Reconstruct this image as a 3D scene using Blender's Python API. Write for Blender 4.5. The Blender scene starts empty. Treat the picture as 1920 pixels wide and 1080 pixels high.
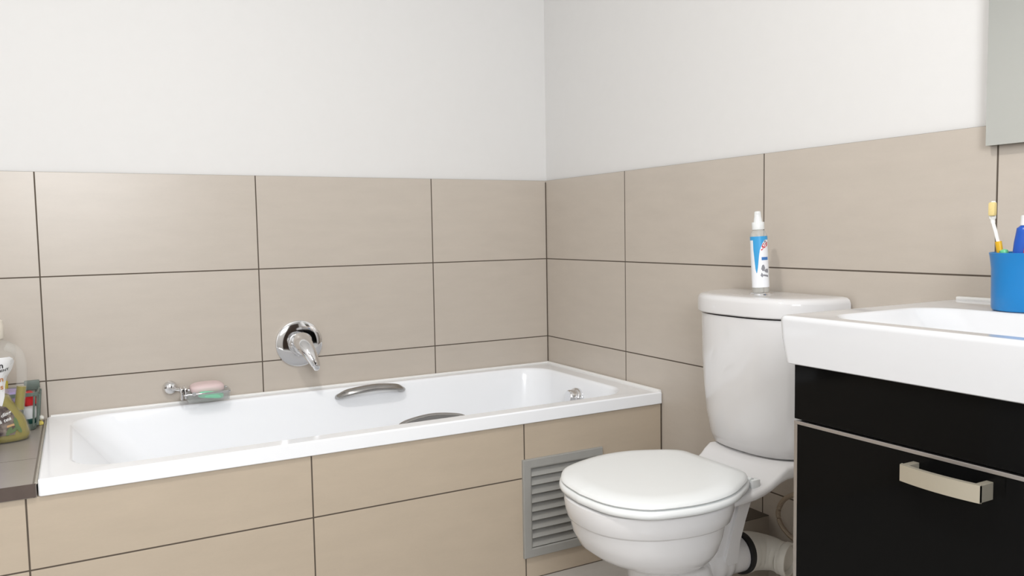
import bpy, bmesh, math, random
from mathutils import Vector, Matrix, Euler
random.seed(7)
S = bpy.context.scene
COL = S.collection
PI = math.pi

# ------------------------------------------------------------------ camera, world, lights, exposure
F_PX = 1495.84
CAM = Vector((-1.6000, -2.6402, 1.0039))
YAW, PITCH, ROLL = 0.5007, 0.0697, -0.0174
def make_camera():
    cy, sy, cp, sp = math.cos(YAW), math.sin(YAW), math.cos(PITCH), math.sin(PITCH)
    fw = Vector((sy*cp, cy*cp, -sp)); right = Vector((cy, -sy, 0)); up = right.cross(fw)
    c, s = math.cos(ROLL), math.sin(ROLL)
    r2 = c*right + s*up; u2 = -s*right + c*up
    cd = bpy.data.cameras.new('camera'); cd.sensor_width = 36; cd.lens = F_PX/1920*36
    cd.clip_start = 0.02
    o = bpy.data.objects.new('camera', cd); COL.objects.link(o)
    m = Matrix((r2, u2, -fw)).transposed().to_4x4(); m.translation = CAM
    o.matrix_world = m
    S.camera = o
make_camera()
S.view_settings.view_transform = 'Standard'
S.view_settings.look = 'None'
S.view_settings.exposure = 0.0
S.view_settings.gamma = 1.0
S.view_settings.use_curve_mapping = False

W = bpy.data.worlds.new('daylight'); S.world = W; W.use_nodes = True
bg = W.node_tree.nodes['Background']
bg.inputs[0].default_value = (0.80, 0.90, 1.0, 1); bg.inputs[1].default_value = 2.0

RX0, RY0, RZ1 = -2.75, -3.45, 2.5          # room extents: x RX0..0, y RY0..0, z 0..RZ1
WIN = (-2.15, -1.15, 1.15, 2.05)            # window in the wall behind the camera: x0 x1 z0 z1
LAMP = (-1.52, -1.78)                       # ceiling light position
LAMP_W, WIN_W = 16.5, 41.0

def area(name, loc, rot, sx, sy, power, color, shape='RECTANGLE'):
    l = bpy.data.lights.new(name, 'AREA'); l.shape = shape; l.size = sx; l.size_y = sy
    l.energy = power; l.color = color
    o = bpy.data.objects.new(name, l); COL.objects.link(o); o.location = loc; o.rotation_euler = rot
    return o
area('window_daylight', ((WIN[0]+WIN[1])/2, RY0-0.03, (WIN[2]+WIN[3])/2), (PI/2, 0, 0), WIN[1]-WIN[0]-.1, WIN[3]-WIN[2]-.1, WIN_W, (0.955, 0.975, 1.0))

# ------------------------------------------------------------------ materials
def mat(name, color, rough=0.5, metal=0.0, spec=0.5, trans=0.0, ior=1.45, coat=0.0, alpha=1.0, emit=None, estr=0.0, sss=0.0):
    m = bpy.data.materials.new(name); m.use_nodes = True
    b = m.node_tree.nodes['Principled BSDF']
    b.inputs['Base Color'].default_value = (*color, 1); b.inputs['Roughness'].default_value = rough
    b.inputs['Metallic'].default_value = metal; b.inputs['Specular IOR Level'].default_value = spec
    b.inputs['Transmission Weight'].default_value = trans; b.inputs['IOR'].default_value = ior
    b.inputs['Coat Weight'].default_value = coat; b.inputs['Alpha'].default_value = alpha
    b.inputs['Coat Roughness'].default_value = 0.03
    if emit: b.inputs['Emission Color'].default_value = (*emit, 1); b.inputs['Emission Strength'].default_value = estr
    return m
def srgb(r, g, b):
    f = lambda c: (c/255/12.92 if c/255 <= .04045 else ((c/255+.055)/1.055)**2.4)
    return (f(r), f(g), f(b))
def noisy(m, scale, amount, stretch=(1, 1, 1), bump=0.0, rough_amt=0.0, detail=4):
    """vary a material's base colour with soft noise (wear of its own)"""
    nt = m.node_tree; b = nt.nodes['Principled BSDF']
    tc = nt.nodes.new('ShaderNodeNewGeometry'); mp = nt.nodes.new('ShaderNodeMapping'); mp.inputs['Scale'].default_value = stretch
    nz = nt.nodes.new('ShaderNodeTexNoise'); nz.inputs['Scale'].default_value = scale; nz.inputs['Detail'].default_value = detail
    nt.links.new(tc.outputs['Position'], mp.inputs['Vector']); nt.links.new(mp.outputs['Vector'], nz.inputs['Vector'])
    mr = nt.nodes.new('ShaderNodeMapRange'); mr.inputs['To Min'].default_value = 1-amount; mr.inputs['To Max'].default_value = 1+amount
    nt.links.new(nz.outputs['Fac'], mr.inputs['Value'])
    mx = nt.nodes.new('ShaderNodeVectorMath'); mx.operation = 'SCALE'
    mx.inputs[0].default_value = b.inputs['Base Color'].default_value[:3]
    nt.links.new(mr.outputs['Result'], mx.inputs['Scale']); nt.links.new(mx.outputs[0], b.inputs['Base Color'])
    if bump:
        bp = nt.nodes.new('ShaderNodeBump'); bp.inputs['Strength'].default_value = bump; bp.inputs['Distance'].default_value = .002
        nt.links.new(nz.outputs['Fac'], bp.inputs['Height']); nt.links.new(bp.outputs['Normal'], b.inputs['Normal'])
    return m
TILE_C = (0.535, 0.476, 0.412); GROUT_C = srgb(84, 73, 62)
def tile_mat(name, ua, u0, uw, va, v0, vh, color=TILE_C, grout=GROUT_C, gw=0.0036, rough=0.33, var=0.03):
    """rectangular tiles with grout lines at u0 + i*uw and v0 + j*vh along world axes ua, va"""
    m = bpy.data.materials.new(name); m.use_nodes = True; nt = m.node_tree; L = nt.links
    b = nt.nodes['Principled BSDF']
    g = nt.nodes.new('ShaderNodeNewGeometry'); sp = nt.nodes.new('ShaderNodeSeparateXYZ'); L.new(g.outputs['Position'], sp.inputs[0])
    def M(op, a, bb=None, c=None):
        n = nt.nodes.new('ShaderNodeMath'); n.operation = op
        for i, v in enumerate((a, bb, c)):
            if v is None: continue
            if isinstance(v, (int, float)): n.inputs[i].default_value = v
            else: L.new(v, n.inputs[i])
        return n.outputs[0]
    def line(ax, o, w):
        t = M('DIVIDE', M('SUBTRACT', sp.outputs[ax], o), w)
        r = M('ROUND', t); d = M('MULTIPLY', M('ABSOLUTE', M('SUBTRACT', t, r)), w)
        return d, M('FLOOR', t)
    du, cu = line(ua, u0, uw); dv, cv = line(va, v0, vh)
    d = M('MINIMUM', du, dv)
    mask = nt.nodes.new('ShaderNodeMapRange'); mask.interpolation_type = 'SMOOTHSTEP'
    mask.inputs['From Min'].default_value = gw/2-.0004; mask.inputs['From Max'].default_value = gw/2+.0005
    L.new(d, mask.inputs['Value'])
    # cloudy, slightly streaked stoneware colour
    mp = nt.nodes.new('ShaderNodeMapping'); sc = [1, 1, 1]; sc[va] = 4.0; mp.inputs['Scale'].default_value = sc
    L.new(g.outputs['Position'], mp.inputs['Vector'])
    n1 = nt.nodes.new('ShaderNodeTexNoise'); n1.inputs['Scale'].default_value = 7; n1.inputs['Detail'].default_value = 8; n1.inputs['Roughness'].default_value = .62
    L.new(mp.outputs['Vector'], n1.inputs['Vector'])
    n2 = nt.nodes.new('ShaderNodeTexNoise'); n2.inputs['Scale'].default_value = 160; n2.inputs['Detail'].default_value = 2
    L.new(mp.outputs['Vector'], n2.inputs['Vector'])
    wn = nt.nodes.new('ShaderNodeTexWhiteNoise'); wn.noise_dimensions = '2D'
    cx = nt.nodes.new('ShaderNodeCombineXYZ'); L.new(cu, cx.inputs[0]); L.new(cv, cx.inputs[1]); L.new(cx.outputs[0], wn.inputs['Vector'])
    f = M('ADD', M('MULTIPLY_ADD', M('SUBTRACT', n1.outputs['Fac'], .5), var*5.0, 1.0),
          M('ADD', M('MULTIPLY', M('SUBTRACT', n2.outputs['Fac'], .5), var*1.6), M('MULTIPLY', M('SUBTRACT', wn.outputs['Value'], .5), var)))
    col = nt.nodes.new('ShaderNodeVectorMath'); col.operation = 'SCALE'; col.inputs[0].default_value = color; L.new(f, col.inputs['Scale'])
    mx = nt.nodes.new('ShaderNodeMix'); mx.data_type = 'RGBA'; L.new(mask.outputs['Result'], mx.inputs['Factor'])
    mx.inputs['A'].default_value = (*grout, 1); L.new(col.outputs[0], mx.inputs['B'])
    L.new(mx.outputs['Result'], b.inputs['Base Color'])
    rg = M('MULTIPLY_ADD', mask.outputs['Result'], rough-.85, .85); L.new(rg, b.inputs['Roughness'])
    bp = nt.nodes.new('ShaderNodeBump'); bp.inputs['Strength'].default_value = .35; bp.inputs['Distance'].default_value = .001
    L.new(mask.outputs['Result'], bp.inputs['Height']); L.new(bp.outputs['Normal'], b.inputs['Normal'])
    b.inputs['Specular IOR Level'].default_value = .62
    return m

M_PAINT = noisy(mat('white_wall_paint', (0.755, 0.745, 0.732), .6), 30, .012, bump=.05)
M_CEIL = mat('white_ceiling_paint', (0.86, 0.85, 0.83), .8)
M_CER = mat('glazed_white_ceramic', (0.735, 0.725, 0.725), .07, spec=.55, coat=.3)
M_ACRYL = mat('white_bath_enamel', (0.93, 0.945, 0.97), .12, spec=.5)
M_BASIN = mat('white_basin_ceramic', (0.70, 0.705, 0.72), .06, spec=.55, coat=.2)
M_PLAST = mat('white_seat_plastic', (0.80, 0.815, 0.81), .22)
M_PIPE = mat('off_white_pipe_plastic', (0.78, 0.75, 0.68), .3)
M_SEAL = mat('black_rubber', (0.012, 0.012, 0.012), .5)
M_CHROME = mat('chrome', (0.78, 0.78, 0.79), .06, metal=1)
M_STEEL = mat('brushed_steel', (0.40, 0.39, 0.38), .24, metal=1)
M_NICKEL = mat('satin_nickel', (0.53, 0.485, 0.39), .45, metal=.65)
M_ALU = mat('aluminium_edging', (0.52, 0.50, 0.49), .35, metal=1)
M_BLACK = mat('black_high_gloss_board', (0.004, 0.004, 0.004), .06, spec=.1)
M_SILIC = mat('white_sealant', (0.84, 0.83, 0.81), .45)
M_TRIM = noisy(mat('dark_brown_edge_strip', srgb(88, 76, 70), .4), 60, .15)
M_VENT = noisy(mat('grey_painted_metal', srgb(158, 157, 153), .45), 40, .05)
M_DARK = mat('dark_duct', (0.01, 0.01, 0.01), .9)

# ------------------------------------------------------------------ mesh helpers
def new(): return bmesh.new()
def box(bm, x0, x1, y0, y1, z0, z1, bev=0.0, seg=2):
    vs = [bm.verts.new(p) for p in ((x0,y0,z0),(x1,y0,z0),(x1,y1,z0),(x0,y1,z0),(x0,y0,z1),(x1,y0,z1),(x1,y1,z1),(x0,y1,z1))]
    fs = [bm.faces.new([vs[i] for i in f]) for f in ((3,2,1,0),(4,5,6,7),(0,1,5,4),(1,2,6,5),(2,3,7,6),(3,0,4,7))]
    if bev:
        es = list({e for f in fs for e in f.edges})
        bmesh.ops.bevel(bm, geom=es, offset=bev, segments=seg, profile=.5, affect='EDGES', clamp_overlap=True)
    return bm
def loft(bm, rings, cap0=True, cap1=True, closed=True):
    vr = [[bm.verts.new(p) for p in r] for r in rings]
    n = len(vr[0])
    for a, b in zip(vr[:-1], vr[1:]):
        for i in range(n if closed else n-1):
            j = (i+1) % n
            bm.faces.new((a[i], a[j], b[j], b[i]))
    if cap0: bm.faces.new(list(reversed(vr[0])))
    if cap1: bm.faces.new(vr[-1])
    return vr
def rrect(x0, x1, y0, y1, r, k=7):
    """rounded rectangle as 4*k points in the plane, counter-clockwise"""
    r = min(r, (x1-x0)/2-1e-5, (y1-y0)/2-1e-5); out = []
    for cx, cy, a0 in ((x1-r, y1-r, 0), (x0+r, y1-r, PI/2), (x0+r, y0+r, PI), (x1-r, y0+r, 1.5*PI)):
        for i in range(k):
            a = a0 + PI/2*i/(k-1); out.append((cx+r*math.cos(a), cy+r*math.sin(a)))
    return out
def ring_frame(p, d, up=None):
    d = d.normalized(); u = Vector((0, 0, 1)) if up is None else up
    if abs(d.dot(u)) > .95: u = Vector((1, 0, 0))
    a = d.cross(u).normalized(); b = a.cross(d).normalized()
    return a, b
def tube(bm, pts, rad, n=12, caps=True, flat=1.0, up=None):
    """tube along points; rad is a number or a list; flat squashes it along the frame's second axis"""
    pts = [Vector(p) for p in pts]; rings = []
    for i, p in enumerate(pts):
        d = pts[min(i+1, len(pts)-1)] - pts[max(i-1, 0)]
        a, b = ring_frame(p, d, up); r = rad[i] if isinstance(rad, (list, tuple)) else rad
        rings.append([p + a*r*math.cos(t) + b*r*flat*math.sin(t) for t in (2*PI*k/n for k in range(n))])
    loft(bm, rings, caps, caps)
    return bm
def spline(pts, n=6):
    """Catmull-Rom through the points"""
    P = [Vector(p) for p in pts]; P = [2*P[0]-P[1]] + P + [2*P[-1]-P[-2]]; out = []
    for i in range(1, len(P)-2):
        for k in range(n):
            t = k/n; a, b, c, d = P[i-1:i+3]
            out.append(.5*((2*b)+(c-a)*t+(2*a-5*b+4*c-d)*t*t+(3*b-a-3*c+d)*t**3))
    out.append(P[-2]); return out
def lathe(bm, prof, center, axis=(0, 0, 1), n=32, cap0=True, cap1=True, sx=1.0, sy=1.0):
    """profile [(radius, height)] turned about an axis through center"""
    d = Vector(axis).normalized(); a, b = ring_frame(None, d); c = Vector(center); rings = []
    for r, h in prof:
        rings.append([c + d*h + a*r*sx*math.cos(t) + b*r*sy*math.sin(t) for t in (2*PI*k/n for k in range(n))])
    loft(bm, rings, cap0, cap1); return bm
def fix(bm):
    bmesh.ops.recalc_face_normals(bm, faces=bm.faces[:])

ORG = {}
def thing(name, label, cat, loc, group=None):
    o = bpy.data.objects.new(name, None); COL.objects.link(o); o.location = loc; o.empty_display_size = .05
    o['label'] = label; o['category'] = cat
    if group: o['group'] = group
    ORG[o.name] = Vector(loc); return o
def obj(name, bm, m, parent=None, smooth=True, angle=40, recalc=True, label=None, wn=False):
    if recalc: fix(bm)
    me = bpy.data.meshes.new(name); 
    if parent is not None: org = ORG[parent.name]
    else:
        zs = [v.co.z for v in bm.verts]; xs = [v.co.x for v in bm.verts]; ys = [v.co.y for v in bm.verts]
        org = Vector(((min(xs)+max(xs))/2, (min(ys)+max(ys))/2, min(zs)))
    bmesh.ops.translate(bm, verts=bm.verts[:], vec=-org)
    bm.to_mesh(me); bm.free()
    for mm in (m if isinstance(m, (list, tuple)) else [m]): me.materials.append(mm)
    if smooth:
        for p in me.polygons: p.use_smooth = True
        me.set_sharp_from_angle(angle=math.radians(angle))
    o = bpy.data.objects.new(name, me); COL.objects.link(o)
    ORG[o.name] = org
    if parent is not None: o.parent = parent
    else: o.location = org
    if wn:
        md = o.modifiers.new('even_shading', 'WEIGHTED_NORMAL'); md.keep_sharp = True; md.weight = 80
    if label: o['label'] = label
    return o
def tag(o, label, cat, group=None):
    o['label'] = label; o['category'] = cat
    if group: o['group'] = group
    return o
def struct(name, bm, m, parent=None, smooth=False):
    o = obj(name, bm, m, parent, smooth=smooth)
    if parent is None: o['kind'] = 'structure'
    return o
def text_bm(txt, size, place, bold=False, shear=0.0, align='CENTER'):
    """text as flat faces; place maps (u, v) in metres to a world point"""
    c = bpy.data.curves.new('lettering', 'FONT'); c.body = txt; c.size = size; c.align_x = align; c.shear = shear
    c.resolution_u = 3
    if bold: c.offset = size*.02
    o = bpy.data.objects.new('lettering', c); COL.objects.link(o)
    dg = bpy.context.evaluated_depsgraph_get(); dg.update()
    me = bpy.data.meshes.new_from_object(o.evaluated_get(dg))
    bm = new(); bm.from_mesh(me)
    bpy.data.objects.remove(o); bpy.data.curves.remove(c); bpy.data.meshes.remove(me)
    for v in bm.verts: v.co = Vector(place(v.co.x, v.co.y))
    return bm

# ------------------------------------------------------------------ the room
TT = 1.1986                                   # top of the wall tiles
bm = new(); box(bm, RX0-.1, .1, 0.008, .12, 0, RZ1); wb = struct('wall_back', bm, M_PAINT)
bm = new(); box(bm, RX0, 0, 0, .008, 0, TT)
struct('wall_tiles', bm, tile_mat('beige_tiles_back', 0, -.4758, .6065, 2, .9, .3), wb)
bm = new(); box(bm, -.0028, 0, -.0028, 0, .5, TT-.006); struct('grout_joint', bm, mat('dark_grout', GROUT_C, .85), wb)
bm = new(); box(bm, 0.008, .12, RY0-.1, .008, 0, RZ1); wr = struct('wall_right', bm, M_PAINT)
bm = new(); box(bm, 0, .008, RY0, 0, 0, TT)
struct('wall_tiles', bm, tile_mat('beige_tiles_right', 1, -.5011, .6065, 2, .9, .3), wr)
bm = new(); box(bm, RX0-.12, RX0, RY0, .008, 0, RZ1); wl = struct('wall_left', bm, M_PAINT)
# wall behind the camera, with a window opening
bm = new()
box(bm, RX0-.12, WIN[0], RY0-.12, RY0, 0, RZ1); box(bm, WIN[1], .12, RY0-.12, RY0, 0, RZ1)
box(bm, WIN[0], WIN[1], RY0-.12, RY0, 0, WIN[2]); box(bm, WIN[0], WIN[1], RY0-.12, RY0, WIN[3], RZ1)
struct('wall_front', bm, M_PAINT)
bm = new(); t = .05
box(bm, WIN[0], WIN[0]+t, RY0-.09, RY0-.04, WIN[2], WIN[3]); box(bm, WIN[1]-t, WIN[1], RY0-.09, RY0-.04, WIN[2], WIN[3])
box(bm, WIN[0]+t, WIN[1]-t, RY0-.09, RY0-.04, WIN[2], WIN[2]+t); box(bm, WIN[0]+t, WIN[1]-t, RY0-.09, RY0-.04, WIN[3]-t, WIN[3])
wf = struct('window_1', bm, M_PLAST)
bm = new(); box(bm, WIN[0]+t, WIN[1]-t, RY0-.068, RY0-.062, WIN[2]+t, WIN[3]-t)
struct('pane', bm, mat('frosted_glass', (1, 1, 1), .3, trans=1.0), wf)
# dark door in the wall behind the camera
bm = new(); box(bm, -.98, -.16, RY0, RY0+.035, 0, 2.03, .003)
dr = struct('door_1', bm, mat('dark_brown_door', srgb(60, 46, 38), .35))
bm = new(); box(bm, RX0-.12, .12, RY0-.12, .12, RZ1, RZ1+.1); struct('ceiling', bm, M_CEIL)
bm = new(); box(bm, RX0-.12, .12, RY0-.12, .12, -.1, 0)
struct('floor', bm, tile_mat('pale_grey_floor_tiles', 0, -.2, .6, 1, -.684, .6, color=(.50, .48, .455), grout=srgb(120, 110, 102), rough=.25))

# ceiling lamp in the middle of the room
lp = thing('ceiling_light', 'round white ceiling light in the middle of the bathroom ceiling', 'ceiling light', (LAMP[0], LAMP[1], RZ1))
bm = new(); lathe(bm, [(.19, 0), (.19, -.035), (.18, -.045), (.165, -.045)], (LAMP[0], LAMP[1], RZ1), n=48); obj('lamp_base', bm, M_PLAST, lp)
bm = new(); lathe(bm, [(.163, -.0455), (.15, -.058), (.10, -.066), (.02, -.068)], (LAMP[0], LAMP[1], RZ1), n=48)
obj('lamp_shade', bm, mat('lit_opal_glass', (.9, .9, .9), .4, emit=(1, .96, .9), estr=6), lp)
area('lamp_glow', (LAMP[0], LAMP[1], RZ1-.075), (0, 0, 0), .15, .15, LAMP_W, (1.0, .97, .935), 'DISK')

# ------------------------------------------------------------------ bath surround and ledge
PY = -.684                                    # face of the tiled bath panel
TX, TY, TZ = -1.692, -.692, .4965             # bathtub: left end, front edge, rim height
bm = new()
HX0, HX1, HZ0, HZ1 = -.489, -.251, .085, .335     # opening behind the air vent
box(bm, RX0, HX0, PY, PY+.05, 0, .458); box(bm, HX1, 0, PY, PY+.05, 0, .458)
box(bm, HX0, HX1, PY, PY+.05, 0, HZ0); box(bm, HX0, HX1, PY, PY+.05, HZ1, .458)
sp_ = obj('bath_surround', bm, tile_mat('beige_tiles_panel_shade_tint', 0, -.4988, .6085, 2, 0, .30, color=(.515, .43, .333)), smooth=False)  # warmer, darker than the wall tiles: low warm bounce and shade put into colour
bm = new(); box(bm, -.0035, 0, PY-.0025, PY, 0, .458); obj('grout_joint', bm, mat('dark_grout', GROUT_C, .85), sp_, smooth=False)
tag(sp_, 'beige tiled surround closing the front of the bathtub down to the floor', 'bath surround')
ld = thing('tiled_ledge', 'grey beige tiled ledge at the left end of the bathtub with a dark front edge', 'ledge', (-2.2, -.35, .458))
bm = new(); box(bm, RX0, TX-.003, PY-.006, 0, .4585, .4885)
obj('ledge_top', bm, tile_mat('grey_beige_ledge_tiles', 0, -2.3, .6, 1, -.46, .6, color=(.345, .315, .282), grout=srgb(120, 112, 102), rough=.3), ld, smooth=False)
bm = new(); box(bm, RX0, TX-.004, PY-.0085, PY-.006, .4600, .4888)
obj('edge_strip', bm, M_TRIM, ld, smooth=False, label='dark brown front edge strip')
bm = new(); tube(bm, [(TX-.003, PY-.004, .489), (TX-.003, -.35, .4895), (TX-.003, -.004, .489)], .003, 8)
obj('sealant_bead', bm, noisy(mat('grubby_sealant', srgb(176, 170, 158), .5), 220, .45), ld, label='stained pale sealant bead')
bm = new(); box(bm, -.16, 0, -1.130, PY, 0, .235)
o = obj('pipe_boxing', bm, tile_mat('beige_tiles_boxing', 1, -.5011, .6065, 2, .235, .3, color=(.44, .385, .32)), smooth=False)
tag(o, 'low beige tiled pipe boxing against the wall behind the toilet', 'boxing')

# ------------------------------------------------------------------ bathtub
bt = thing('bathtub', 'long white built-in bathtub set against the tiled corner walls', 'bathtub', (TX/2, TY/2, 0))
def R3(x0, x1, y0, y1, r, z, k=9): return [Vector((x, y, z)) for x, y in rrect(x0, x1, y0, y1, r, k)]
e = .0015
bm = new()
loft(bm, [R3(TX+.010, -.002, TY+.010, -e, .006, .459), R3(TX+.002, -e, TY+.002, -e, .006, .4585), R3(TX, -e, TY, -e, .006, .461),
          R3(TX, -e, TY, -e, .006, TZ-.005), R3(TX+.001, -.002, TY+.0012, -.002, .007, TZ-.0015), R3(TX+.005, -.005, TY+.005, -.005, .008, TZ),
          R3(-1.636, -.072, -.642, -.044, .115, TZ-.001), R3(-1.630, -.078, -.637, -.049, .112, TZ-.0035),
          R3(-1.624, -.083, -.632, -.054, .11, TZ-.011), R3(-1.600, -.088, -.626, -.060, .11, .455),
          R3(-1.50, -.098, -.610, -.076, .12, .33), R3(-1.38, -.110, -.592, -.094, .13, .20),
          R3(-1.32, -.125, -.575, -.111, .13, .14), R3(-1.27, -.16, -.55, -.14, .12, .112), R3(-1.2, -.25, -.48, -.21, .1, .105)], cap0=False, cap1=True)
obj('shell', bm, M_ACRYL, bt, angle=60, wn=True)
bm = new()
tube(bm, [(TX+.01, -.0065, TZ+.0005), (-.9, -.0065, TZ+.0005), (-.0065, -.0065, TZ+.0005)], .0045, 8)
tube(bm, [(-.0065, -.0065, TZ+.0005), (-.0065, -.35, TZ+.0005), (-.0065, TY+.007, TZ+.0005)], .006, 8)
obj('sealant', bm, M_SILIC, bt)
def grab(y0, sgn):
    bm = new()
    dz = 0 if sgn < 0 else -.0045
    pts = spline([(-.853, y0-sgn*.004, .4695+dz), (-.848, y0+sgn*.014, .4765+dz), (-.82, y0+sgn*.029, .4870+dz), (-.742, y0+sgn*.036, .4945+dz), (-.668, y0+sgn*.029, .4870+dz), (-.640, y0+sgn*.014, .4765+dz), (-.635, y0-sgn*.004, .4695+dz)], 8)
    tube(bm, pts, [.0145]*len(pts), 18, flat=.62, up=Vector((0, sgn*.55, .8)))
    obj('grab_handle', bm, M_STEEL, bt, label='curved steel grab handle')
grab(-.066, -1); grab(-.622, 1)
bm = new()
lathe(bm, [(.034, -.004), (.034, .008), (.030, .014), (.026, .015), (.024, .034), (.020, .038), (.004, .038)], (-.096, -.345, .428), (-1, 0, .18), 32)
obj('overflow_knob', bm, M_CHROME, bt, label='round chrome overflow knob')
bm = new(); lathe(bm, [(.035, 0), (.035, .003), (.028, .005)], (-.30, -.345, .104), (0, 0, 1), 28); obj('waste', bm, M_CHROME, bt)

# ------------------------------------------------------------------ bath mixer
mx_ = thing('bath_mixer', 'round chrome bath mixer with a curved lever on the tiled wall above the bathtub', 'bath mixer', (-.963, 0, .65))
c0 = (-.963, 0, .650)
bm = new(); lathe(bm, [(.077, 0), (.077, .004), (.0755, .008), (.070, .0105), (.055, .0125), (.040, .0135), (.034, .0138)], c0, (0, -1, 0), 64)
obj('face_plate', bm, M_CHROME, mx_)
bm = new(); lathe(bm, [(.034, .0135), (.0372, .016), (.0372, .030), (.035, .034), (.032, .035), (.031, .050), (.0325, .056), (.031, .066), (.024, .072), (.010, .0745), (.002, .075)], c0, (0, -1, 0), 48)
obj('sleeve', bm, M_CHROME, mx_)
bm = new()
pts = spline([(-.966, -.052, .664), (-.968, -.082, .658), (-.962, -.108, .640), (-.952, -.124, .616), (-.944, -.132, .594), (-.940, -.134, .576)], 6)
n = len(pts); rad = []
for i in range(n):
    t = i/(n-1); rad.append((.0245*(1-t)**.75 + .009) if i not in (n-1,) else .005)
tube(bm, pts, rad, 18, flat=.85)
obj('lever', bm, M_CHROME, mx_)

# ------------------------------------------------------------------ soap dish with two soaps
sd = thing('soap_dish', 'chrome and clear soap dish on a short arm on the tiled wall above the bathtub', 'soap dish', (-1.3, 0, .515))
bm = new(); lathe(bm, [(.019, 0), (.021, .004), (.021, .012), (.0185, .020), (.012, .026), (.004, .028)], (-1.362, 0, .547), (0, -1, 0), 32)
obj('wall_mount', bm, M_CHROME, sd)
bm = new(); tube(bm, [(-1.362, -.020, .546), (-1.345, -.040, .544), (-1.318, -.054, .540)], .0048, 12); obj('arm', bm, M_CHROME, sd)
bm = new(); box(bm, -1.340, -1.334, -.086, -.028, .517, .552, .002); box(bm, -1.330, -1.322, -.086, -.028, .519, .553, .003); box(bm, -1.334, -1.200, -.101, -.097, .531, .536, .001)
box(bm, -1.334, -1.200, -.017, -.013, .531, .536, .001)
tube(bm, [(-1.305, -.099, .536), (-1.305, -.104, .536)], .006, 12)
obj('clamp', bm, M_CHROME, sd)
def rr_tray(bm, x0, x1, y0, y1, z0, z1, r, th, taper=.004):
    a = lambda o, z, t=0: R3(x0+o+t, x1-o-t, y0+o+t, y1-o-t, r, z, 5)
    loft(bm, [a(0, z0, taper), a(0, z1), a(th, z1), a(th, z0+th, taper)], True, True)
bm = new(); rr_tray(bm, -1.326, -1.198, -.104, -.012, .508, .538, .012, .003)
obj('tray', bm, mat('clear_grey_plastic', (.50, .53, .52), .12, alpha=.26), sd)
def soap(name, c, sx, sy, sz, rot, m):
    bm = new()
    bmesh.ops.create_uvsphere(bm, u_segments=28, v_segments=16, radius=1)
    for v in bm.verts:
        f = lambda a, p: math.copysign(abs(a)**p, a)
        v.co = Vector((f(v.co.x, .55)*sx, f(v.co.y, .6)*sy, f(v.co.z, .7)*sz))
        v.co.z += -.12*sz*(v.co.x/sx)**2
    bmesh.ops.rotate(bm, verts=bm.verts[:], cent=(0, 0, 0), matrix=Euler(rot).to_matrix())
    bmesh.ops.translate(bm, verts=bm.verts[:], vec=c)
    return obj(name, bm, m, angle=80)
o = soap('soap_bar', (-1.262, -.054, .5455), .050, .030, .015, (0.12, .0, .02), mat('pink_soap', srgb(220, 198, 197), .45))
tag(o, 'pale pink soap bar lying on top in the soap dish', 'soap')
o = soap('soap_bar', (-1.256, -.091, .5265), .037, .0085, .0105, (0, .13, .0), mat('green_soap', srgb(120, 226, 178), .4))
tag(o, 'worn mint green soap sliver at the front of the soap dish', 'soap')

# ------------------------------------------------------------------ air vent in the bath panel
av = thing('air_vent', 'grey metal louvred air vent set in the tiled bath panel beside the toilet', 'vent', (-.37, PY, .064))
VX0, VX1, VZ0, VZ1, b_ = -.508, -.232, .066, .354, .027
yv = PY-.010
bm = new()
def frame_ring(y, d): return [Vector((x, y, z)) for x, z in ((VX0+d, VZ0+d), (VX1-d, VZ0+d), (VX1-d, VZ1-d), (VX0+d, VZ1-d))]
loft(bm, [frame_ring(PY, 0), frame_ring(yv+.0015, 0), frame_ring(yv, .0015), frame_ring(yv, b_-.004), frame_ring(yv+.002, b_), frame_ring(PY, b_)], False, False)
obj('frame', bm, M_VENT, av, smooth=False)
bm = new(); box(bm, HX0+.0005, HX1-.0005, PY+.040, PY+.044, HZ0+.0005, HZ1-.0005); obj('duct_mesh', bm, M_DARK, av, smooth=False)
NL = 9; zb, zt = VZ0+b_, VZ1-b_; pz = (zt-zb)/NL
for i in range(NL):
    z = zb+pz*(i+.35); bm = new()
    prof = [(yv+.0008, z-.22*pz), (yv+.0022, z-.22*pz-.0016), (PY+.012, z+.66*pz), (PY+.0115, z+.72*pz)]
    loft(bm, [[Vector((VX0+b_+.0005, y, zz)) for y, zz in prof], [Vector((VX1-b_-.0005, y, zz)) for y, zz in prof]])
    obj('louvre', bm, M_VENT, av, smooth=False)

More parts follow.
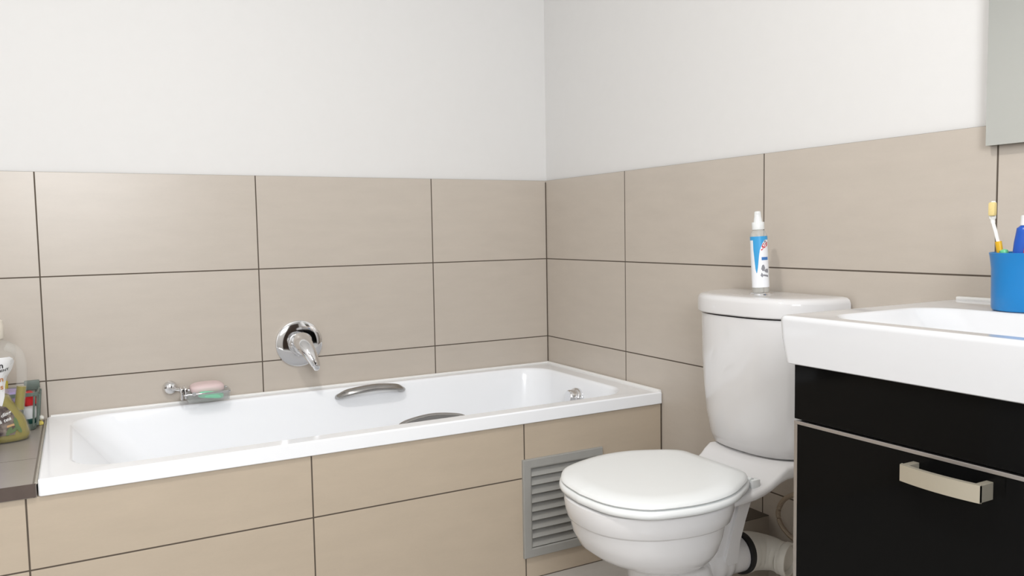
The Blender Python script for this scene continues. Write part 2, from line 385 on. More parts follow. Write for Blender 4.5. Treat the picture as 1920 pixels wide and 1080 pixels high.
# ------------------------------------------------------------------ toilet
YC = -1.198
tl = thing('toilet', 'white close-coupled toilet with closed seat standing between bathtub and vanity', 'toilet', (-.40, YC, 0))
def egg(xf, xb, hw, z, n=56, xm=.44, pf=1.0, pb=.78):
    """egg outline: front xf, back xb, widest at a fraction xm from the back"""
    m = xb-(xb-xf)*xm; out = []
    for k in range(n):
        t = 2*PI*k/n; c, s = math.cos(t), math.sin(t)
        if c < 0: x = m+(m-xf)*(-abs(c)**1.0); y = hw*math.copysign(abs(s)**pf, s)
        else: x = m+(xb-m)*abs(c)**pb; y = hw*math.copysign(abs(s)**.86, s)
        out.append(Vector((x, YC+y, z)))
    return out
bm = new()
loft(bm, [egg(-.51, -.22, .112, .0), egg(-.508, -.22, .110, .012), egg(-.50, -.25, .098, .05), egg(-.498, -.28, .090, .13), egg(-.505, -.31, .088, .218), egg(-.526, -.335, .102, .238, pf=.9, pb=1),
          egg(-.560, -.335, .126, .252, pf=.88, pb=1), egg(-.595, -.322, .146, .268, pf=.86, pb=1), egg(-.620, -.311, .160, .288, pf=.85, pb=1), egg(-.636, -.301, .168, .318, pf=.85, pb=1), egg(-.643, -.295, .171, .3475, pf=.85, pb=1), egg(-.6435, -.295, .1715, .350, pf=.85, pb=1),
          egg(-.647, -.285, .176, .3515, pf=.85, pb=1), egg(-.649, -.280, .179, .355, pf=.85, pb=1), egg(-.654, -.272, .182, .375, pf=.85, pb=1), egg(-.656, -.27, .183, .392, pf=.85, pb=1), egg(-.655, -.272, .182, .399, pf=.85, pb=1), egg(-.648, -.276, .176, .402, pf=.85, pb=1)])
# shelf behind the bowl that carries the cistern
st = [(-.42, .140, .4015, .378), (-.36, .150, .4015, .379), (-.31, .149, .402, .380), (-.265, .145, .403, .381), (-.235, .141, .406, .384), (-.21, .139, .4125, .390), (-.192, .139, .423, .398), (-.178, .141, .434, .406), (-.16, .143, .4455, .412), (-.02, .138, .4455, .412)]
loft(bm, [[Vector((x, YC+u, v)) for u, v in rrect(-hw, hw-.016, zb_, zt_, .0105, 5)] for x, hw, zt_, zb_ in st])
# webs between shelf and outlet
WB = ((.395, -.335, -.200, 1.2), (.36, -.325, -.213, 1.08), (.31, -.328, -.228, 1), (.26, -.340, -.240, .92), (.20, -.362, -.235, .7))
for dy in (-.060, .060):
    for k0, k1, h in ((0, .36, .015), (.2, .8, .007), (.66, 1, .015)):
        loft(bm, [[Vector((x0+(x1-x0)*k0+x*(x1-x0)*(k1-k0), YC+dy*f+y, z)) for x, y in rrect(0, 1, -h, h, .007, 5)] for z, x0, x1, f in WB])
loft(bm, [[Vector((x, YC+y, z)) for x, y in rrect(x0, x1, -h, h, .03, 5)] for z, x0, x1, h in
          ((.395, -.36, -.245, .07), (.30, -.34, -.262, .055), (.20, -.34, -.22, .05))])
tube(bm, spline([(-.40, YC, .195), (-.31, YC, .200), (-.24, YC, .195), (-.180, YC-.001, .193)], 6), [.066]*6+[.060]*4+[.054]*3+[.045]*6, 28)
obj('pan', bm, M_CER, tl, angle=55)
# seat ring and lid
def seat_outline(d, z, n=72):
    P = [(-.258, .0), (-.258, .07), (-.261, .108), (-.283, .135), (-.32, .160), (-.375, .187), (-.435, .198), (-.50, .193), (-.578, .168), (-.619, .126), (-.642, .075), (-.651, 0)]
    h = spline([(-.45+(x+.45)*(1-d/.206), y*(1-d/.197), 0) for x, y in P], 9)
    tz = lambda x: z+.020*(x+.66)
    return [Vector((p.x, YC+p.y, tz(p.x))) for p in h] + [Vector((p.x, YC-p.y, tz(p.x))) for p in reversed(h[1:-1])]
bm = new()
loft(bm, [seat_outline(.06, .4035), seat_outline(.003, .4035), seat_outline(-.003, .407), seat_outline(-.004, .4135), seat_outline(-.001, .420), seat_outline(.007, .422), seat_outline(.06, .422)], False, False)
obj('seat', bm, M_PLAST, tl, angle=60)
bm = new()
loft(bm, [seat_outline(.012, .4230), seat_outline(.003, .4236), seat_outline(.0, .4270), seat_outline(.002, .4315), seat_outline(.009, .4355), seat_outline(.026, .4395), seat_outline(.036, .4407), seat_outline(.045, .4410), seat_outline(.11, .4412)])
obj('seat_lid', bm, M_PLAST, tl, angle=60)
for sgn in (1, -1):
    bm = new(); tube(bm, [(-.252, YC+sgn*.075, .421), (-.252, YC+sgn*.118, .421)], .007, 14); box(bm, -.256, -.232, YC+sgn*.116-.009, YC+sgn*.116+.009, .402, .4235, .002)
    obj('hinge', bm, M_PLAST, tl)
# cistern
def dee(hw, dep, z, n=40, e=2.7, xb=-.012, yc=-1.187):
    out = [Vector((xb, yc+hw, z))]
    for k in range(n+1):
        t = PI*k/n; c, s = math.cos(t), math.sin(t)
        y = hw*math.copysign(abs(c)**(2/e), c); x = xb-dep*max(0, abs(s))**(2/e)
        out.append(Vector((x-.0005, yc+y, z)))
    out.append(Vector((xb, yc-hw, z))); return out
bm = new()
loft(bm, [dee(.152, .151, .4485), dee(.160, .158, .453), dee(.167, .165, .475), dee(.178, .173, .53), dee(.185, .178, .60), dee(.189, .181, .67), dee(.190, .182, .73), dee(.192, .183, .787)])
obj('cistern', bm, M_CER, tl, angle=60)
bm = new()
loft(bm, [dee(.192, .180, .7900), dee(.201, .188, .7912), dee(.2025, .190, .795), dee(.2025, .190, .8238), dee(.199, .187, .8323), dee(.192, .181, .8368), dee(.178, .170, .8388), dee(.10, .10, .8394, xb=-.04)])
obj('cistern_lid', bm, M_CER, tl, angle=60, wn=True)
BX, BY = -.098, -1.193
bm = new(); lathe(bm, [(.029, .836), (.029, .8415), (.027, .8435), (.0, .8438)], (BX, BY, 0), n=40, cap1=False); fix(bm); obj('flush_button', bm, M_CHROME, tl, label='round chrome flush button')

# ------------------------------------------------------------------ waste pipe connector
wc = thing('waste_pipe', 'off-white plastic waste pipe with a black seal behind the toilet', 'pipe', (-.06, -1.22, .1))
bm = new(); lathe(bm, [(.046, -.006), (.0515, -.006), (.0525, 0), (.0515, .008), (.046, .008)], (-.174, YC-.001, .193), (1, 0, -.07), 40); obj('rubber_seal', bm, M_SEAL, wc)
bm = new()
path = spline([(-.166, YC-.001, .1925), (-.138, YC-.002, .190), (-.110, YC-.012, .1855), (-.092, YC-.032, .183), (-.087, YC-.052, .180), (-.0865, YC-.062, .179)], 5)
rd = []
for i in range(len(path)): t = i/(len(path)-1); rd.append(.052-.014*min(1, t*1.3))
tube(bm, path, rd, 32)
obj('elbow', bm, M_PIPE, wc)
bm = new(); cc = (-.0868, YC-.050, .1795)
lathe(bm, [(.036, 0), (.0405, .002), (.0405, .008), (.039, .0095), (.039, .012), (.0425, .0135), (.0425, .026), (.0415, .0275), (.0375, .0275), (.0362, .025), (.0362, .006), (.002, .006)], cc, (.36, -1, -.03), 40)
obj('collar', bm, M_PIPE, wc)

# braided hose
hs = thing('water_hose', 'braided grey hose looping over the wall tiles between toilet and vanity', 'hose', (-.03, -1.25, .2))
bm = new()
pts = spline([(-.045, -1.375, .44), (-.04, -1.36, .40), (-.032, -1.315, .365), (-.03, -1.25, .333), (-.028, -1.205, .302), (-.027, -1.187, .262), (-.028, -1.205, .229), (-.03, -1.25, .2095), (-.035, -1.32, .203), (-.03, -1.42, .203)], 8)
tube(bm, pts, .0062, 12)
hm = mat('braided_metal', srgb(176, 160, 142), .4, metal=.5)
nt = hm.node_tree; wv = nt.nodes.new('ShaderNodeTexWave'); wv.inputs['Scale'].default_value = 160; wv.bands_direction = 'DIAGONAL'; gg = nt.nodes.new('ShaderNodeNewGeometry')
nt.links.new(gg.outputs['Position'], wv.inputs['Vector']); bp = nt.nodes.new('ShaderNodeBump'); bp.inputs['Strength'].default_value = .6; bp.inputs['Distance'].default_value = .001
nt.links.new(wv.outputs['Fac'], bp.inputs['Height']); nt.links.new(bp.outputs['Normal'], nt.nodes['Principled BSDF'].inputs['Normal'])
obj('hose', bm, hm, hs)
bm = new(); lathe(bm, [(.009, 0), (.011, .003), (.011, .02), (.009, .023)], (-.045, -1.375, .428), n=6); obj('hose_nut', bm, M_CHROME, hs); bm = new()
lathe(bm, [(.02, 0), (.02, .004), (.011, .006), (.011, .04)], (0, -1.42, .203), (-1, 0, 0), 20)
obj('wall_valve', bm, M_CHROME, hs)

# ------------------------------------------------------------------ spray bottle on the cistern
sb = thing('spray_bottle', 'clear pump spray bottle with a blue and white label on the toilet cistern', 'spray bottle', (BX, BY, .8438))
bz = .8442
def bot(r, h): return (r, bz+h)
bm = new()
lathe(bm, [bot(.019, 0), bot(.0205, .003), bot(.0205, .136), bot(.0198, .143), bot(.0172, .150), bot(.0135, .1545), bot(.0125, .1565)], (BX, BY, 0), n=40)
obj('bottle', bm, mat('clear_plastic', (.72, .72, .68), .08, alpha=.42), sb)
vd = Vector((.72, .69, 0)).normalized(); vr_ = Vector((.69, -.72, 0)).normalized()
def wrap(r):
    def f(u, v):
        a = u/r; nrm = -vd*math.cos(a) + vr_*math.sin(a)
        return (BX+nrm.x*r, BY+nrm.y*r, bz+v)
    return f
def wrapped_poly(bm, pts, r, sub=14):
    """polygon in (u, v), filled by columns between lower and upper outline, wrapped round the bottle"""
    f = wrap(r); lo, hi = pts
    us = [lo[0][0]+(lo[-1][0]-lo[0][0])*i/sub for i in range(sub+1)]
    def ev(c, u):
        for (a, va), (b, vb) in zip(c[:-1], c[1:]):
            if u <= b+1e-9: return va+(vb-va)*((u-a)/(b-a) if b > a else 0)
        return c[-1][1]
    A = [bm.verts.new(f(u, ev(lo, u))) for u in us]; B = [bm.verts.new(f(u, ev(hi, u))) for u in us]
    for i in range(sub): bm.faces.new((A[i], A[i+1], B[i+1], B[i]))
rl = .0209
M_LAB = mat('white_label_paper', (.86, .87, .90), .35); M_BLU = mat('sky_blue_print', srgb(62, 158, 214), .35); M_RED = mat('red_print', srgb(206, 52, 62), .35)
bm = new(); wrapped_poly(bm, ([(-.062, .0125), (.062, .0125)], [(-.062, .139), (.062, .139)]), rl, 60)
lab = obj('label', bm, M_LAB, sb, recalc=False)
bm = new(); wrapped_poly(bm, ([(-.029, .130), (.012, .130), (.03, .130)], [(-.029, .1392), (.03, .1392)]), rl+.0002, 24)
wrapped_poly(bm, ([(-.015, .108), (-.011, .058), (-.008, .046), (-.004, .064), (-.001, .090), (.002, .106), (.009, .122), (.016, .1305)], [(-.015, .1305), (.016, .1305)]), rl+.0002, 24)
obj('print', bm, M_BLU, lab, recalc=False)
bm = text_bm('Sca', .019, lambda u, v: wrap(rl+.0005)(.0040+u*.80-v*.0, .103+v+u*.55), bold=True, shear=.3, align='LEFT'); obj('lettering', bm, M_RED, lab, recalc=False)
bm = new(); wrapped_poly(bm, ([(.005, .080), (.024, .080)], [(.005, .0875), (.024, .0875)]), rl+.0002, 12); obj('print', bm, mat('mid_blue_print', srgb(64, 120, 186), .35), lab, recalc=False)
bm = new()
wrapped_poly(bm, ([(.003, .058), (.007, .052), (.011, .055), (.013, .059)], [(.003, .059), (.006, .068), (.010, .069), (.013, .062)]), rl+.0002, 12)
wrapped_poly(bm, ([(.010, .053), (.015, .049), (.023, .048)], [(.010, .054), (.015, .058), (.023, .058)]), rl+.0002, 12)
wrapped_poly(bm, ([(.001, .042), (.005, .037), (.008, .042)], [(.001, .043), (.004, .050), (.008, .043)]), rl+.0002, 8)
wrapped_poly(bm, ([(.008, .041), (.023, .037)], [(.008, .045), (.023, .042)]), rl+.0002, 8)
obj('print', bm, mat('grey_print', srgb(140, 140, 146), .4), lab, recalc=False)
bm = text_bm('A', .010, lambda u, v: wrap(rl+.0004)(.0165+u, .1225+v), bold=True); obj('lettering', bm, mat('dark_print', srgb(92, 78, 88), .4), lab, recalc=False)
bm = new(); lathe(bm, [bot(.0147, .156), bot(.0150, .1575), bot(.0150, .1735), bot(.0145, .1745), bot(.0095, .1748)], (BX, BY, 0), n=40); obj('cap', bm, M_PLAST, sb)
bm = new(); lathe(bm, [bot(.0105, .1745), bot(.0098, .182), bot(.0086, .188), bot(.0082, .196), bot(.0078, .2), bot(.0055, .2015), bot(.001, .2015)], (BX, BY, 0), n=32)
tube(bm, [(BX-.006, BY-.006, bz+.1965), (BX-.0085, BY-.0085, bz+.1965)], .002, 10); obj('pump_nozzle', bm, M_PLAST, sb)
bm = new(); lathe(bm, [bot(.0022, .004), bot(.0022, .156)], (BX, BY, 0), n=10); obj('dip_tube', bm, M_PLAST, sb)
sb.rotation_mode = 'QUATERNION'; sb.rotation_quaternion = Matrix.Rotation(math.radians(-2.6), 3, vd).to_quaternion()   # leans a little

# ------------------------------------------------------------------ vanity
VY0, VY1 = -2.235, -1.635                     # basin, right and left end (y)
vc = thing('vanity_cabinet', 'wall-hung black gloss vanity cabinet with one long drawer under the white basin', 'cabinet', (-.25, -1.94, .33))
XF = -.497
bm = new(); box(bm, XF+.018, -.002, VY0+.022, VY1-.022, .33, .764); obj('carcass', bm, M_BLACK, vc, smooth=False)
bm = new(); box(bm, XF, XF+.018, VY0+.022, VY1-.022, .667, .764, .001); obj('fascia_panel', bm, M_BLACK, vc, smooth=False)
bm = new(); box(bm, XF, XF+.017, VY0+.031, VY1-.0295, .335, .6575); dw = obj('drawer', bm, M_BLACK, vc, smooth=False)
bm = new(); box(bm, XF-.0012, XF+.017, VY0+.022, VY1-.022, .6578, .6642, .0008)
box(bm, XF-.0006, XF+.017, VY1-.0293, VY1-.0222, .335, .6576); box(bm, XF-.0006, XF+.017, VY0+.0222, VY0+.0308, .335, .6576)
obj('edge_strip', bm, M_ALU, dw, smooth=False, label='silver aluminium edge strip')
bm = new()
ys = [-1.886+(-2.007+1.886)*i/16 for i in range(17)]
def bow(i): t = i/16*2-1; return .006*(1-t*t)
rings = []
for i, y in enumerate(ys):
    x = XF-.032-bow(i)
    zc = .634
    rings.append([Vector((x, y, zc-.0125)), Vector((x, y, zc+.0125)), Vector((x+.005, y, zc+.0135)), Vector((x+.005, y, zc-.0135))])
loft(bm, rings)
for y in (-1.886, -2.007):
    box(bm, XF-.032, XF, min(y, y+(.010 if y < -1.9 else -.010)), max(y, y+(.010 if y < -1.9 else -.010)), .6215, .6465, .0008)
obj('handle', bm, M_NICKEL, dw, smooth=False, label='flat satin nickel bow handle')
bs = thing('vanity_basin', 'white rectangular ceramic basin on top of the black vanity cabinet', 'basin', (-.26, -1.935, .774))
bm = new(); BXF = -.516
def B3(x0, x1, y0, y1, r, z): return [Vector((x, y, z)) for x, y in rrect(x0, x1, y0, y1, r, 8)]
loft(bm, [B3(BXF+.030, -.004, VY0+.03, VY1-.03, .012, .765), B3(BXF+.0095, -.003, VY0+.012, VY1-.012, .012, .765), B3(BXF+.006, -.003, VY0+.0085, VY1-.0085, .013, .7675),
          B3(BXF+.0015, -.002, VY0+.002, VY1-.002, .014, .81), B3(BXF, -.002, VY0, VY1, .014, .841), B3(BXF+.0008, -.002, VY0+.0008, VY1-.0008, .014, .8462), B3(BXF+.003, -.003, VY0+.003, VY1-.003, .013, .8490), B3(BXF+.006, -.005, VY0+.006, VY1-.006, .012, .8500), B3(BXF+.010, -.006, VY0+.010, VY1-.010, .012, .8502),
          B3(BXF+.040, -.176, VY0+.055, VY1-.052, .065, .8494), B3(BXF+.0435, -.1795, VY0+.059, VY1-.056, .065, .8486), B3(BXF+.046, -.182, VY0+.062, VY1-.059, .065, .8462), B3(BXF+.051, -.186, VY0+.068, VY1-.066, .068, .838), B3(BXF+.062, -.194, VY0+.085, VY1-.085, .075, .818), B3(BXF+.095, -.21, VY0+.13, VY1-.13, .08, .792), B3(BXF+.15, -.25, VY0+.2, VY1-.2, .05, .780)], cap0=True)
obj('bowl', bm, M_BASIN, bs, angle=65, wn=True)
bm = new(); box(bm, -.014, -.001, VY0+.02, VY1-.008, .8495, .8565, .002); obj('sealant', bm, M_SILIC, bs)

# mirror on the wall above the basin
mr = thing('mirror', 'frameless wall mirror above the vanity basin with a dark left edge', 'mirror', (-.012, -1.98, 1.157))
bm = new(); box(bm, -.018, -.004, -2.26, -1.7005, 1.1570, 2.0); obj('backing', bm, mat('dark_mirror_edge', srgb(96, 98, 90), .4), mr, smooth=False)
bm = new(); box(bm, -.0222, -.0182, -2.26, -1.7025, 1.1568, 2.0); obj('glass', bm, mat('mirror_silver', (.97, 1.0, .965), .02, metal=1), mr, smooth=False)

# ------------------------------------------------------------------ toothbrush cup and what stands in it
CX, CY, CZ = -.128, -1.842, .8492
th = thing('toothbrush_cup', 'bright blue plastic toothbrush cup at the back corner of the white basin', 'cup', (CX, CY, CZ))
bm = new()
lathe(bm, [(.046, 0), (.0505, .002), (.0520, .006), (.0525, .03), (.0530, .075), (.0560, .098), (.0572, .103), (.0560, .104), (.0540, .099), (.0508, .075), (.0500, .03), (.049, .006), (.002, .005)], (CX, CY, CZ), n=56)
obj('cup', bm, mat('blue_plastic', srgb(22, 120, 186), .28), th)
tb = thing('toothbrush', 'yellow and white toothbrush standing upright in the blue cup', 'toothbrush', (CX+.0, CY+.035, CZ+.01))
tp = [(CX+.005, CY+.022, CZ+.009), (CX-.002, CY+.038, CZ+.07), (CX-.005, CY+.0465, CZ+.123)]
bm = new(); tube(bm, spline(tp, 6), .0058, 12, flat=.8); obj('grip', bm, mat('amber_plastic', srgb(228, 178, 40), .3), tb)
bm = new(); nk = spline([(CX-.005, CY+.0465, CZ+.121), (CX-.006, CY+.0505, CZ+.139), (CX-.007, CY+.0555, CZ+.158), (CX-.007, CY+.0565, CZ+.172), (CX-.007, CY+.0555, CZ+.196)], 6)
tube(bm, nk, [.0030]*12+[.0038]*3+[.0056]*8+[.0054, .003], 12, flat=.6, up=Vector((.7, .7, 0))); obj('neck', bm, mat('white_plastic', (.84, .83, .79), .3), tb)
bm = new(); box(bm, CX-.018, CX-.008, CY+.0475, CY+.0595, CZ+.169, CZ+.194, .003); obj('bristles', bm, noisy(mat('pale_yellow_bristles', srgb(226, 204, 140), .7), 900, .2), tb)
tg = thing('toothbrush', 'green toothbrush whose end just shows over the blue cup rim', 'toothbrush', (CX, CY+.02, CZ+.01))
bm = new(); tube(bm, spline([(CX-.012, CY+.002, CZ+.009), (CX-.014, CY+.018, CZ+.06), (CX-.016, CY+.0285, CZ+.1)], 5), .0055, 12); obj('handle', bm, mat('green_plastic', srgb(92, 190, 132), .35), tg)
bm = new(); lathe(bm, [(.0056, 0), (.0075, .004), (.0065, .0085), (.002, .0105)], (CX-.016, CY+.0285, CZ+.099), (-.05, .2, 1), 14); obj('handle_end', bm, mat('green_plastic_end', srgb(110, 205, 150), .35), tg)
tp_ = thing('toothpaste_tube', 'blue and red toothpaste tube with a white cap standing in the blue cup', 'toothpaste', (CX, CY-.02, CZ+.01))
tc, ax_ = Vector((CX-.021, CY-.012, CZ+.012)), Vector((.01, .01, 1)).normalized()
bm = new(); rings = []
sideY = Vector((.69, -.72, 0)); sideN = Vector((-.72, -.69, 0))
for h, wu, wn in ((0, .024, .002), (.03, .0235, .007), (.07, .0235, .012), (.11, .0195, .0135), (.128, .0165, .0135), (.1345, .0155, .013), (.139, .010, .009)):
    rings.append([tc+ax_*h+sideY*wu*math.cos(t)+sideN*wn*math.sin(t) for t in (2*PI*k/32 for k in range(32))])
loft(bm, rings); tube_o = obj('tube', bm, mat('blue_tube', srgb(28, 84, 180), .28), tp_)
bm = new(); rings = []
for h, wu, wn in ((.139, .0085, .0085), (.1395, .0105, .0105), (.156, .0095, .0095), (.157, .008, .008)):
    rings.append([tc+ax_*h+sideY*wu*math.cos(t)+sideN*wn*math.sin(t) for t in (2*PI*k/32 for k in range(32))])
loft(bm, rings); obj('cap', bm, M_PLAST, tp_)
def tube_face(u, h, off=.0012):
    wu = .0235-.004*(h-.07)/.04 if h < .11 else .0195-.003*(h-.11)/.018
    wn = .012+.0015*min(1, max(0, (h-.07)/.04))
    c = max(-1, min(1, u/wu)); return tc+ax_*h+sideY*u+sideN*(wn*math.sqrt(max(0, 1-c*c))+off)
bm = new(); prev = None
for i in range(17):
    h = .052+.068*i/16; t = (i/16)*2-1; w_ = .0235+(.0165-.0235)*max(0, (h-.07)/.058)
    lft = .004-.0125*math.sqrt(max(0, 1-t*t)); rgt = min(w_*.9, .004+.0165*math.sqrt(max(0, 1-t*t)))
    row = [bm.verts.new(tube_face(lft+(rgt-lft)*k/8, h)) for k in range(9)]
    if prev:
        for k in range(8): bm.faces.new((prev[k], prev[k+1], row[k+1], row[k]))
    prev = row
obj('red_panel', bm, mat('red_tube_print', srgb(206, 28, 44), .3), tube_o, label='red printed panel')

bm = text_bm('C', .020, lambda u, v: tube_face(min(.017, .0005+u), .0865+v, .0021), bold=True, align='LEFT'); obj('lettering', bm, mat('white_print', (.85, .85, .85), .35), tube_o, recalc=False)

# ------------------------------------------------------------------ things on the ledge
LZ = .4887
jg = thing('liquid_soap_jug', 'big translucent handled jug half full of yellow-green liquid soap on the ledge', 'jug', (-1.795, -.222, LZ))
JX, JY = -1.797, -.222
prof = [(0, .068, .040), (.004, .074, .044), (.015, .076, .046), (.04, .071, .046), (.06, .065, .046), (.08, .054, .045), (.10, .042, .044), (.12, .032, .043), (.14, .027, .043), (.165, .028, .043), (.19, .038, .043), (.21, .048, .043), (.23, .054, .041), (.245, .052, .037), (.256, .040, .029), (.263, .025, .024), (.268, .021, .021)]
def jprof(h, k):
    for (a, *pa), (b, *pb) in zip(prof[:-1], prof[1:]):
        if a <= h <= b: return pa[k]+(pb[k]-pa[k])*(h-a)/(b-a)
def jring(h, inset=0):
    r, d = jprof(h, 0)-inset, jprof(h, 1)-inset; l = (.072 if h < .24 else .072+(.024-.072)*(h-.24)/.028)-inset
    out = []
    for k in range(40):
        t = 2*PI*k/40; c, s = math.cos(t), math.sin(t)
        out.append(Vector((JX+math.copysign(abs(c)**.8, c)*(r if c > 0 else l), JY+d*math.copysign(abs(s)**.8, s), LZ+h)))
    return out
bm = new(); loft(bm, [jring(p[0]) for p in prof])
jm = mat('translucent_plastic', (.74, .74, .70), .16, alpha=.13)
obj('body', bm, jm, jg, angle=80)
bm = new(); tube(bm, spline([(JX+.030, JY, LZ+.246), (JX+.050, JY, LZ+.234), (JX+.0605, JY, LZ+.212), (JX+.0625, JY, LZ+.18), (JX+.060, JY, LZ+.14), (JX+.055, JY, LZ+.105), (JX+.052, JY, LZ+.075)], 6), .0125, 14)
obj('handle', bm, jm, jg)
ml = mat('yellow_green_liquid', srgb(150, 136, 6), .2, alpha=.92)
bm = new(); hs_ = [.003, .015, .04, .06, .08, .10, .118]; loft(bm, [jring(h, .003) for h in hs_]); obj('liquid', bm, ml, jg, angle=80)
bm = new(); tube(bm, spline([(JX+.060, JY, LZ+.138), (JX+.055, JY, LZ+.105), (JX+.052, JY, LZ+.078)], 6), .0108, 12); obj('liquid', bm, ml, jg)
bm = new(); lathe(bm, [(.0235, .266), (.025, .268), (.025, .300), (.0235, .312), (.018, .3145), (.002, .3145)], (JX+.004, JY, LZ), n=36); obj('cap', bm, mat('cream_plastic', srgb(226, 218, 204), .35), jg)
def jface(xr, h, off=.0012):
    d = jprof(h, 1); r = jprof(h, 0); c = min(.999, max(-.999, xr/(r if xr > 0 else .072)))
    s = (1-abs(c)**(1/.8*1.0*1.0)**1) if False else (max(0, 1-abs(c)**2.5))**.4
    return Vector((JX+xr, JY-d*s-off, LZ+h))
def jpatch(fl, fr, h0, h1, nh=16, nu=12):
    bm = new(); prev = None
    for i in range(nh+1):
        h = h0+(h1-h0)*i/nh; a, b = fl(h), fr(h); row = [bm.verts.new(jface(a+(b-a)*k/nu, h)) for k in range(nu+1)]
        if prev:
            for k in range(nu): bm.faces.new((prev[k], prev[k+1], row[k+1], row[k]))
        prev = row
    return bm
def interp(tab):
    def f(h):
        if h <= tab[0][0]: return tab[0][1]
        for (a, va), (b, vb) in zip(tab[:-1], tab[1:]):
            if h <= b: return va+(vb-va)*(h-a)/(b-a)
        return tab[-1][1]
    return f
bm = jpatch(lambda h: -.06, interp([(.088, .012), (.10, .019), (.12, .024), (.145, .025), (.165, .029), (.185, .041), (.205, .0475), (.215, .046), (.221, .040)]), .088, .221, 24)
lb = obj('label', bm, mat('white_label_film', (.86, .86, .85), .3), jg, recalc=False)
bm = jpatch(lambda h: -.06, interp([(.022, .042), (.05, .050), (.075, .040), (.095, .026), (.1, .012)]), .022, .10, 14)
for v in bm.verts: v.co.y -= .0006
dl = mat('dark_brown_picture', srgb(86, 70, 66), .35)
ntd = dl.node_tree; nz = ntd.nodes.new('ShaderNodeTexNoise'); nz.inputs['Scale'].default_value = 60; nz.inputs['Detail'].default_value = 3; g_ = ntd.nodes.new('ShaderNodeNewGeometry')
ntd.links.new(g_.outputs['Position'], nz.inputs['Vector']); cr = ntd.nodes.new('ShaderNodeValToRGB')
cr.color_ramp.elements[0].position = .35; cr.color_ramp.elements[0].color = (*srgb(62, 48, 48), 1); cr.color_ramp.elements[1].position = .68; cr.color_ramp.elements[1].color = (*srgb(150, 138, 126), 1)
ntd.links.new(nz.outputs['Fac'], cr.inputs[0]); ntd.links.new(cr.outputs[0], ntd.nodes['Principled BSDF'].inputs['Base Color'])
obj('picture', bm, dl, lb, recalc=False)
def jtext(t, size, xr, h, m, tilt=0, align='RIGHT'):
    bm = text_bm(t, size, lambda u, v: jface(xr+u, h+v+u*tilt, .0026), bold=True, align=align); obj('lettering', bm, m, lb, recalc=False)
M_INK = mat('black_ink', (.03, .03, .03), .4); M_ORI = mat('orange_ink', srgb(206, 140, 86), .4); M_WINK = mat('white_ink', (.85, .85, .82), .4)
jtext('n', .020, .026, .1945, M_INK); jtext('EMENT', .0085, .036, .1865, M_INK, .12)
jtext('n', .018, .024, .160, M_ORI); jtext('s', .018, .023, .140, M_ORI)
jtext('ding', .013, .036, .077, M_WINK, .35); jtext('& tea', .013, .036, .062, M_WINK, .35)
bm = new(); prev = None
for (xr0, xr1, h0, h1) in ((.026, .046, .042, .0475),):
    vs = [bm.verts.new(jface(x, h, .0026)) for x, h in ((xr0, h0), (xr1, h0+.004), (xr1, h1+.004), (xr0, h1))]; bm.faces.new(vs)
obj('print', bm, mat('tan_print', srgb(206, 168, 120), .4), lb, recalc=False)
bm = new()
for (xc, hc, w, l, a) in ((.030, .032, .005, .012, .5), (.046, .050, .0045, .016, -.2), (.041, .034, .004, .011, .9), (.051, .036, .004, .013, -.4)):
    vs = []
    for k in range(12):
        t = 2*PI*k/12; u, v = w*math.cos(t), l*math.sin(t); vs.append(bm.verts.new(jface(min(.058, xc+u*math.cos(a)+v*math.sin(a)), max(.005, hc-u*math.sin(a)+v*math.cos(a)), .0030)))
    bm.faces.new(vs)
obj('print', bm, mat('leaf_green_print', srgb(104, 124, 84), .4), lb, recalc=False)

pb = thing('shampoo_bottle', 'purple bottle standing on its cap at the far left of the ledge', 'bottle', (-1.812, -.335, LZ))
bm = new(); lathe(bm, [(.034, .075), (.036, .08), (.036, .20), (.030, .222), (.01, .228), (.001, .228)], (-1.812, -.335, LZ), n=32, sy=.7); obj('body', bm, mat('purple_plastic', srgb(96, 58, 160), .3), pb)
bm = new(); lathe(bm, [(.036, 0), (.038, .003), (.038, .066), (.036, .072), (.033, .076)], (-1.812, -.335, LZ), n=32, sy=.7); obj('cap', bm, mat('deep_purple_plastic', srgb(82, 48, 150), .3), pb)
bm = new(); lathe(bm, [(.0384, .060), (.0384, .064)], (-1.812, -.335, LZ), n=32, sy=.7, cap0=False, cap1=False); obj('ring', bm, mat('pale_lilac_plastic', srgb(196, 184, 222), .3), pb)

bk = thing('basket', 'small grey-green plastic basket on the ledge behind the soap jug', 'basket', (-1.80, -.075, LZ))
KX0, KX1, KY0, KY1 = -1.935, -1.708, -.135, -.022
def K3(o, z, r=.014): return [Vector((x, y, LZ+z)) for x, y in rrect(KX0-o, KX1+o, KY0-o*.6, KY1+o*.2, r, 5)]
MB = mat('grey_green_plastic', srgb(104, 116, 108), .45)
bm = new(); loft(bm, [K3(-.010, 0), K3(-.006, .003), K3(-.002, .018), K3(-.005, .018), K3(-.010, .006)]); obj('base', bm, MB, bk)
bm = new(); loft(bm, [K3(.004, .094), K3(.005, .104), K3(.001, .104), K3(.0, .094), K3(.004, .094)], False, False); obj('rim', bm, MB, bk)
def slat(p, q, w):
    p, q = Vector(p), Vector(q); bm = new(); tube(bm, [p, q], w, 6); return bm
for i in range(9):
    t = i/8; x = KX0+.012+(KX1-KX0-.024)*t
    obj('slat', slat((x, KY0-.0+.002, LZ+.012), (x+(t-.5)*.012, KY0-.004, LZ+.096), .0028), MB, bk)
    if i % 2 == 0: obj('slat', slat((x, KY1-.002, LZ+.012), (x+(t-.5)*.012, KY1, LZ+.096), .0028), MB, bk)
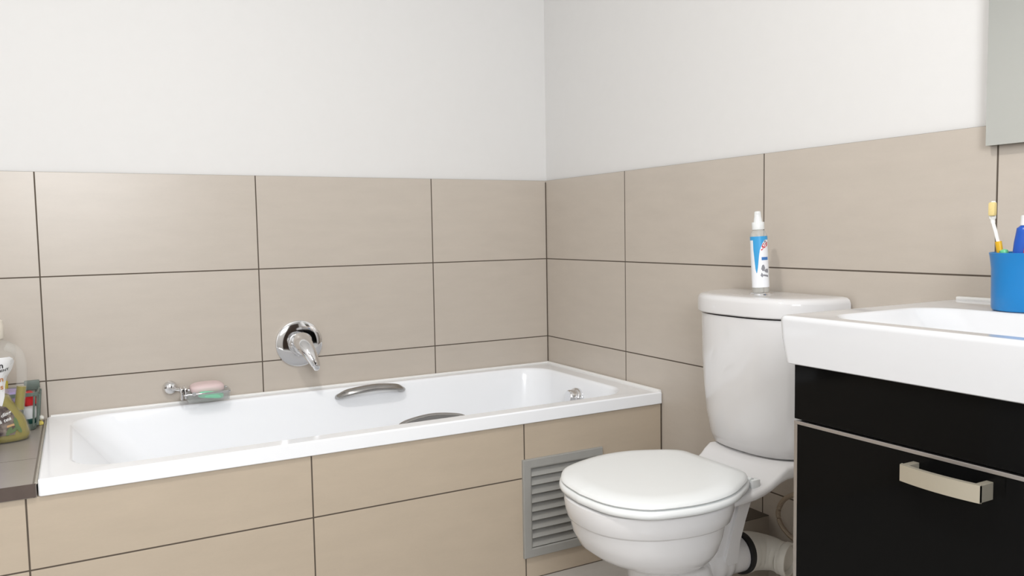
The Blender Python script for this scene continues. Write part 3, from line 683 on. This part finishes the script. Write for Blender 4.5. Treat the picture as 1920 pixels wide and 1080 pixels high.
for sx in (KX0, KX1):
    for j in range(4):
        y = KY0+.012+(KY1-KY0-.024)*j/3; sg = 1 if sx == KX1 else -1
        obj('slat', slat((sx-sg*.003, y, LZ+.012), (sx+sg*.005, y, LZ+.096), .004 if j in (0, 3) else .003), MB, bk)
bm = new(); box(bm, KX1-.034, KX1+.004, KY1-.010, KY1-.002, LZ+.094, LZ+.122, .003); obj('handle', bm, MB, bk)
# contents of the basket
jr = thing('jar', 'dark jar with a wide lilac lid inside the basket', 'jar', (-1.782, -.085, LZ+.008))
bm = new(); lathe(bm, [(.036, .007), (.038, .01), (.038, .075), (.036, .078)], (-1.782, -.078, LZ), n=28); obj('body', bm, mat('dark_brown_plastic', srgb(84, 62, 60), .35), jr)
bm = new(); lathe(bm, [(.039, .078), (.040, .080), (.040, .103), (.038, .106), (.001, .106)], (-1.782, -.078, LZ), n=36); obj('lid', bm, mat('lilac_plastic', srgb(176, 160, 206), .3), jr)
yb = thing('bottle', 'yellow bottle top showing above the lilac lid in the basket', 'bottle', (-1.765, -.03, LZ+.008))
bm = new(); lathe(bm, [(.010, .007), (.011, .009), (.011, .095), (.008, .103), (.008, .105)], (-1.790, -.030, LZ), n=20, sx=1.0, sy=.6); obj('body', bm, mat('cream_bottle', srgb(214, 204, 150), .35), yb)
bm = new(); lathe(bm, [(.0085, .104), (.0105, .106), (.0105, .124), (.009, .127), (.001, .127)], (-1.790, -.030, LZ), n=20); obj('cap', bm, mat('yellow_plastic', srgb(206, 190, 50), .35), yb)
bm = new(); loft(bm, [[Vector((-1.732+x*sx_, -.082+y*sx_, LZ+z)) for x, y in rrect(-.017, .017, -.020, .020, .009, 6)] for z, sx_ in ((.062, .75), (.066, .95), (.084, 1.0), (.094, .92), (.098, .7))])
bmesh.ops.rotate(bm, verts=bm.verts[:], cent=(-1.732, -.082, LZ+.08), matrix=Euler((.1, -.12, .3)).to_matrix())
o = obj('soap_box', bm, noisy(mat('red_plastic', srgb(204, 36, 40), .3), 90, .2)); tag(o, 'red plastic soap box lying on the white tub in the basket', 'soap box')
wt = thing('tub', 'small white tub with a dark teal base at the right of the basket', 'tub', (-1.735, -.08, LZ+.007))
bm = new(); lathe(bm, [(.020, .007), (.021, .009), (.021, .024), (.019, .026)], (-1.734, -.083, LZ), n=28); obj('base', bm, mat('dark_teal_plastic', srgb(30, 70, 64), .35), wt)
bm = new(); lathe(bm, [(.019, .026), (.021, .030), (.021, .056), (.015, .061), (.001, .062)], (-1.734, -.083, LZ), n=28); obj('body', bm, mat('frosted_white_plastic', (.8, .81, .82), .35), wt)
bm = new(); bmesh.ops.create_icosphere(bm, subdivisions=3, radius=.0075)
for v in bm.verts: v.co *= 1+.18*math.sin(v.co.x*900)*math.cos(v.co.y*700); v.co.z *= .9
bmesh.ops.translate(bm, verts=bm.verts[:], vec=(-1.7045, -.052, LZ+.017)); o = obj('soap_scrap', bm, mat('white_soap', (.86, .85, .80), .4)); tag(o, 'tiny white soap scrap beside the basket at the bathtub corner', 'soap')
bm = new(); box(bm, -1.713, -1.7005, -.075, -.045, LZ, LZ+.0092, .003); bmesh.ops.rotate(bm, verts=bm.verts[:], cent=(-1.706, -.06, LZ), matrix=Euler((0, 0, .2)).to_matrix())
o = obj('sponge', bm, noisy(mat('yellow_sponge', srgb(226, 208, 110), .9), 400, .2)); tag(o, 'tiny yellow sponge piece under the white soap scrap', 'sponge')
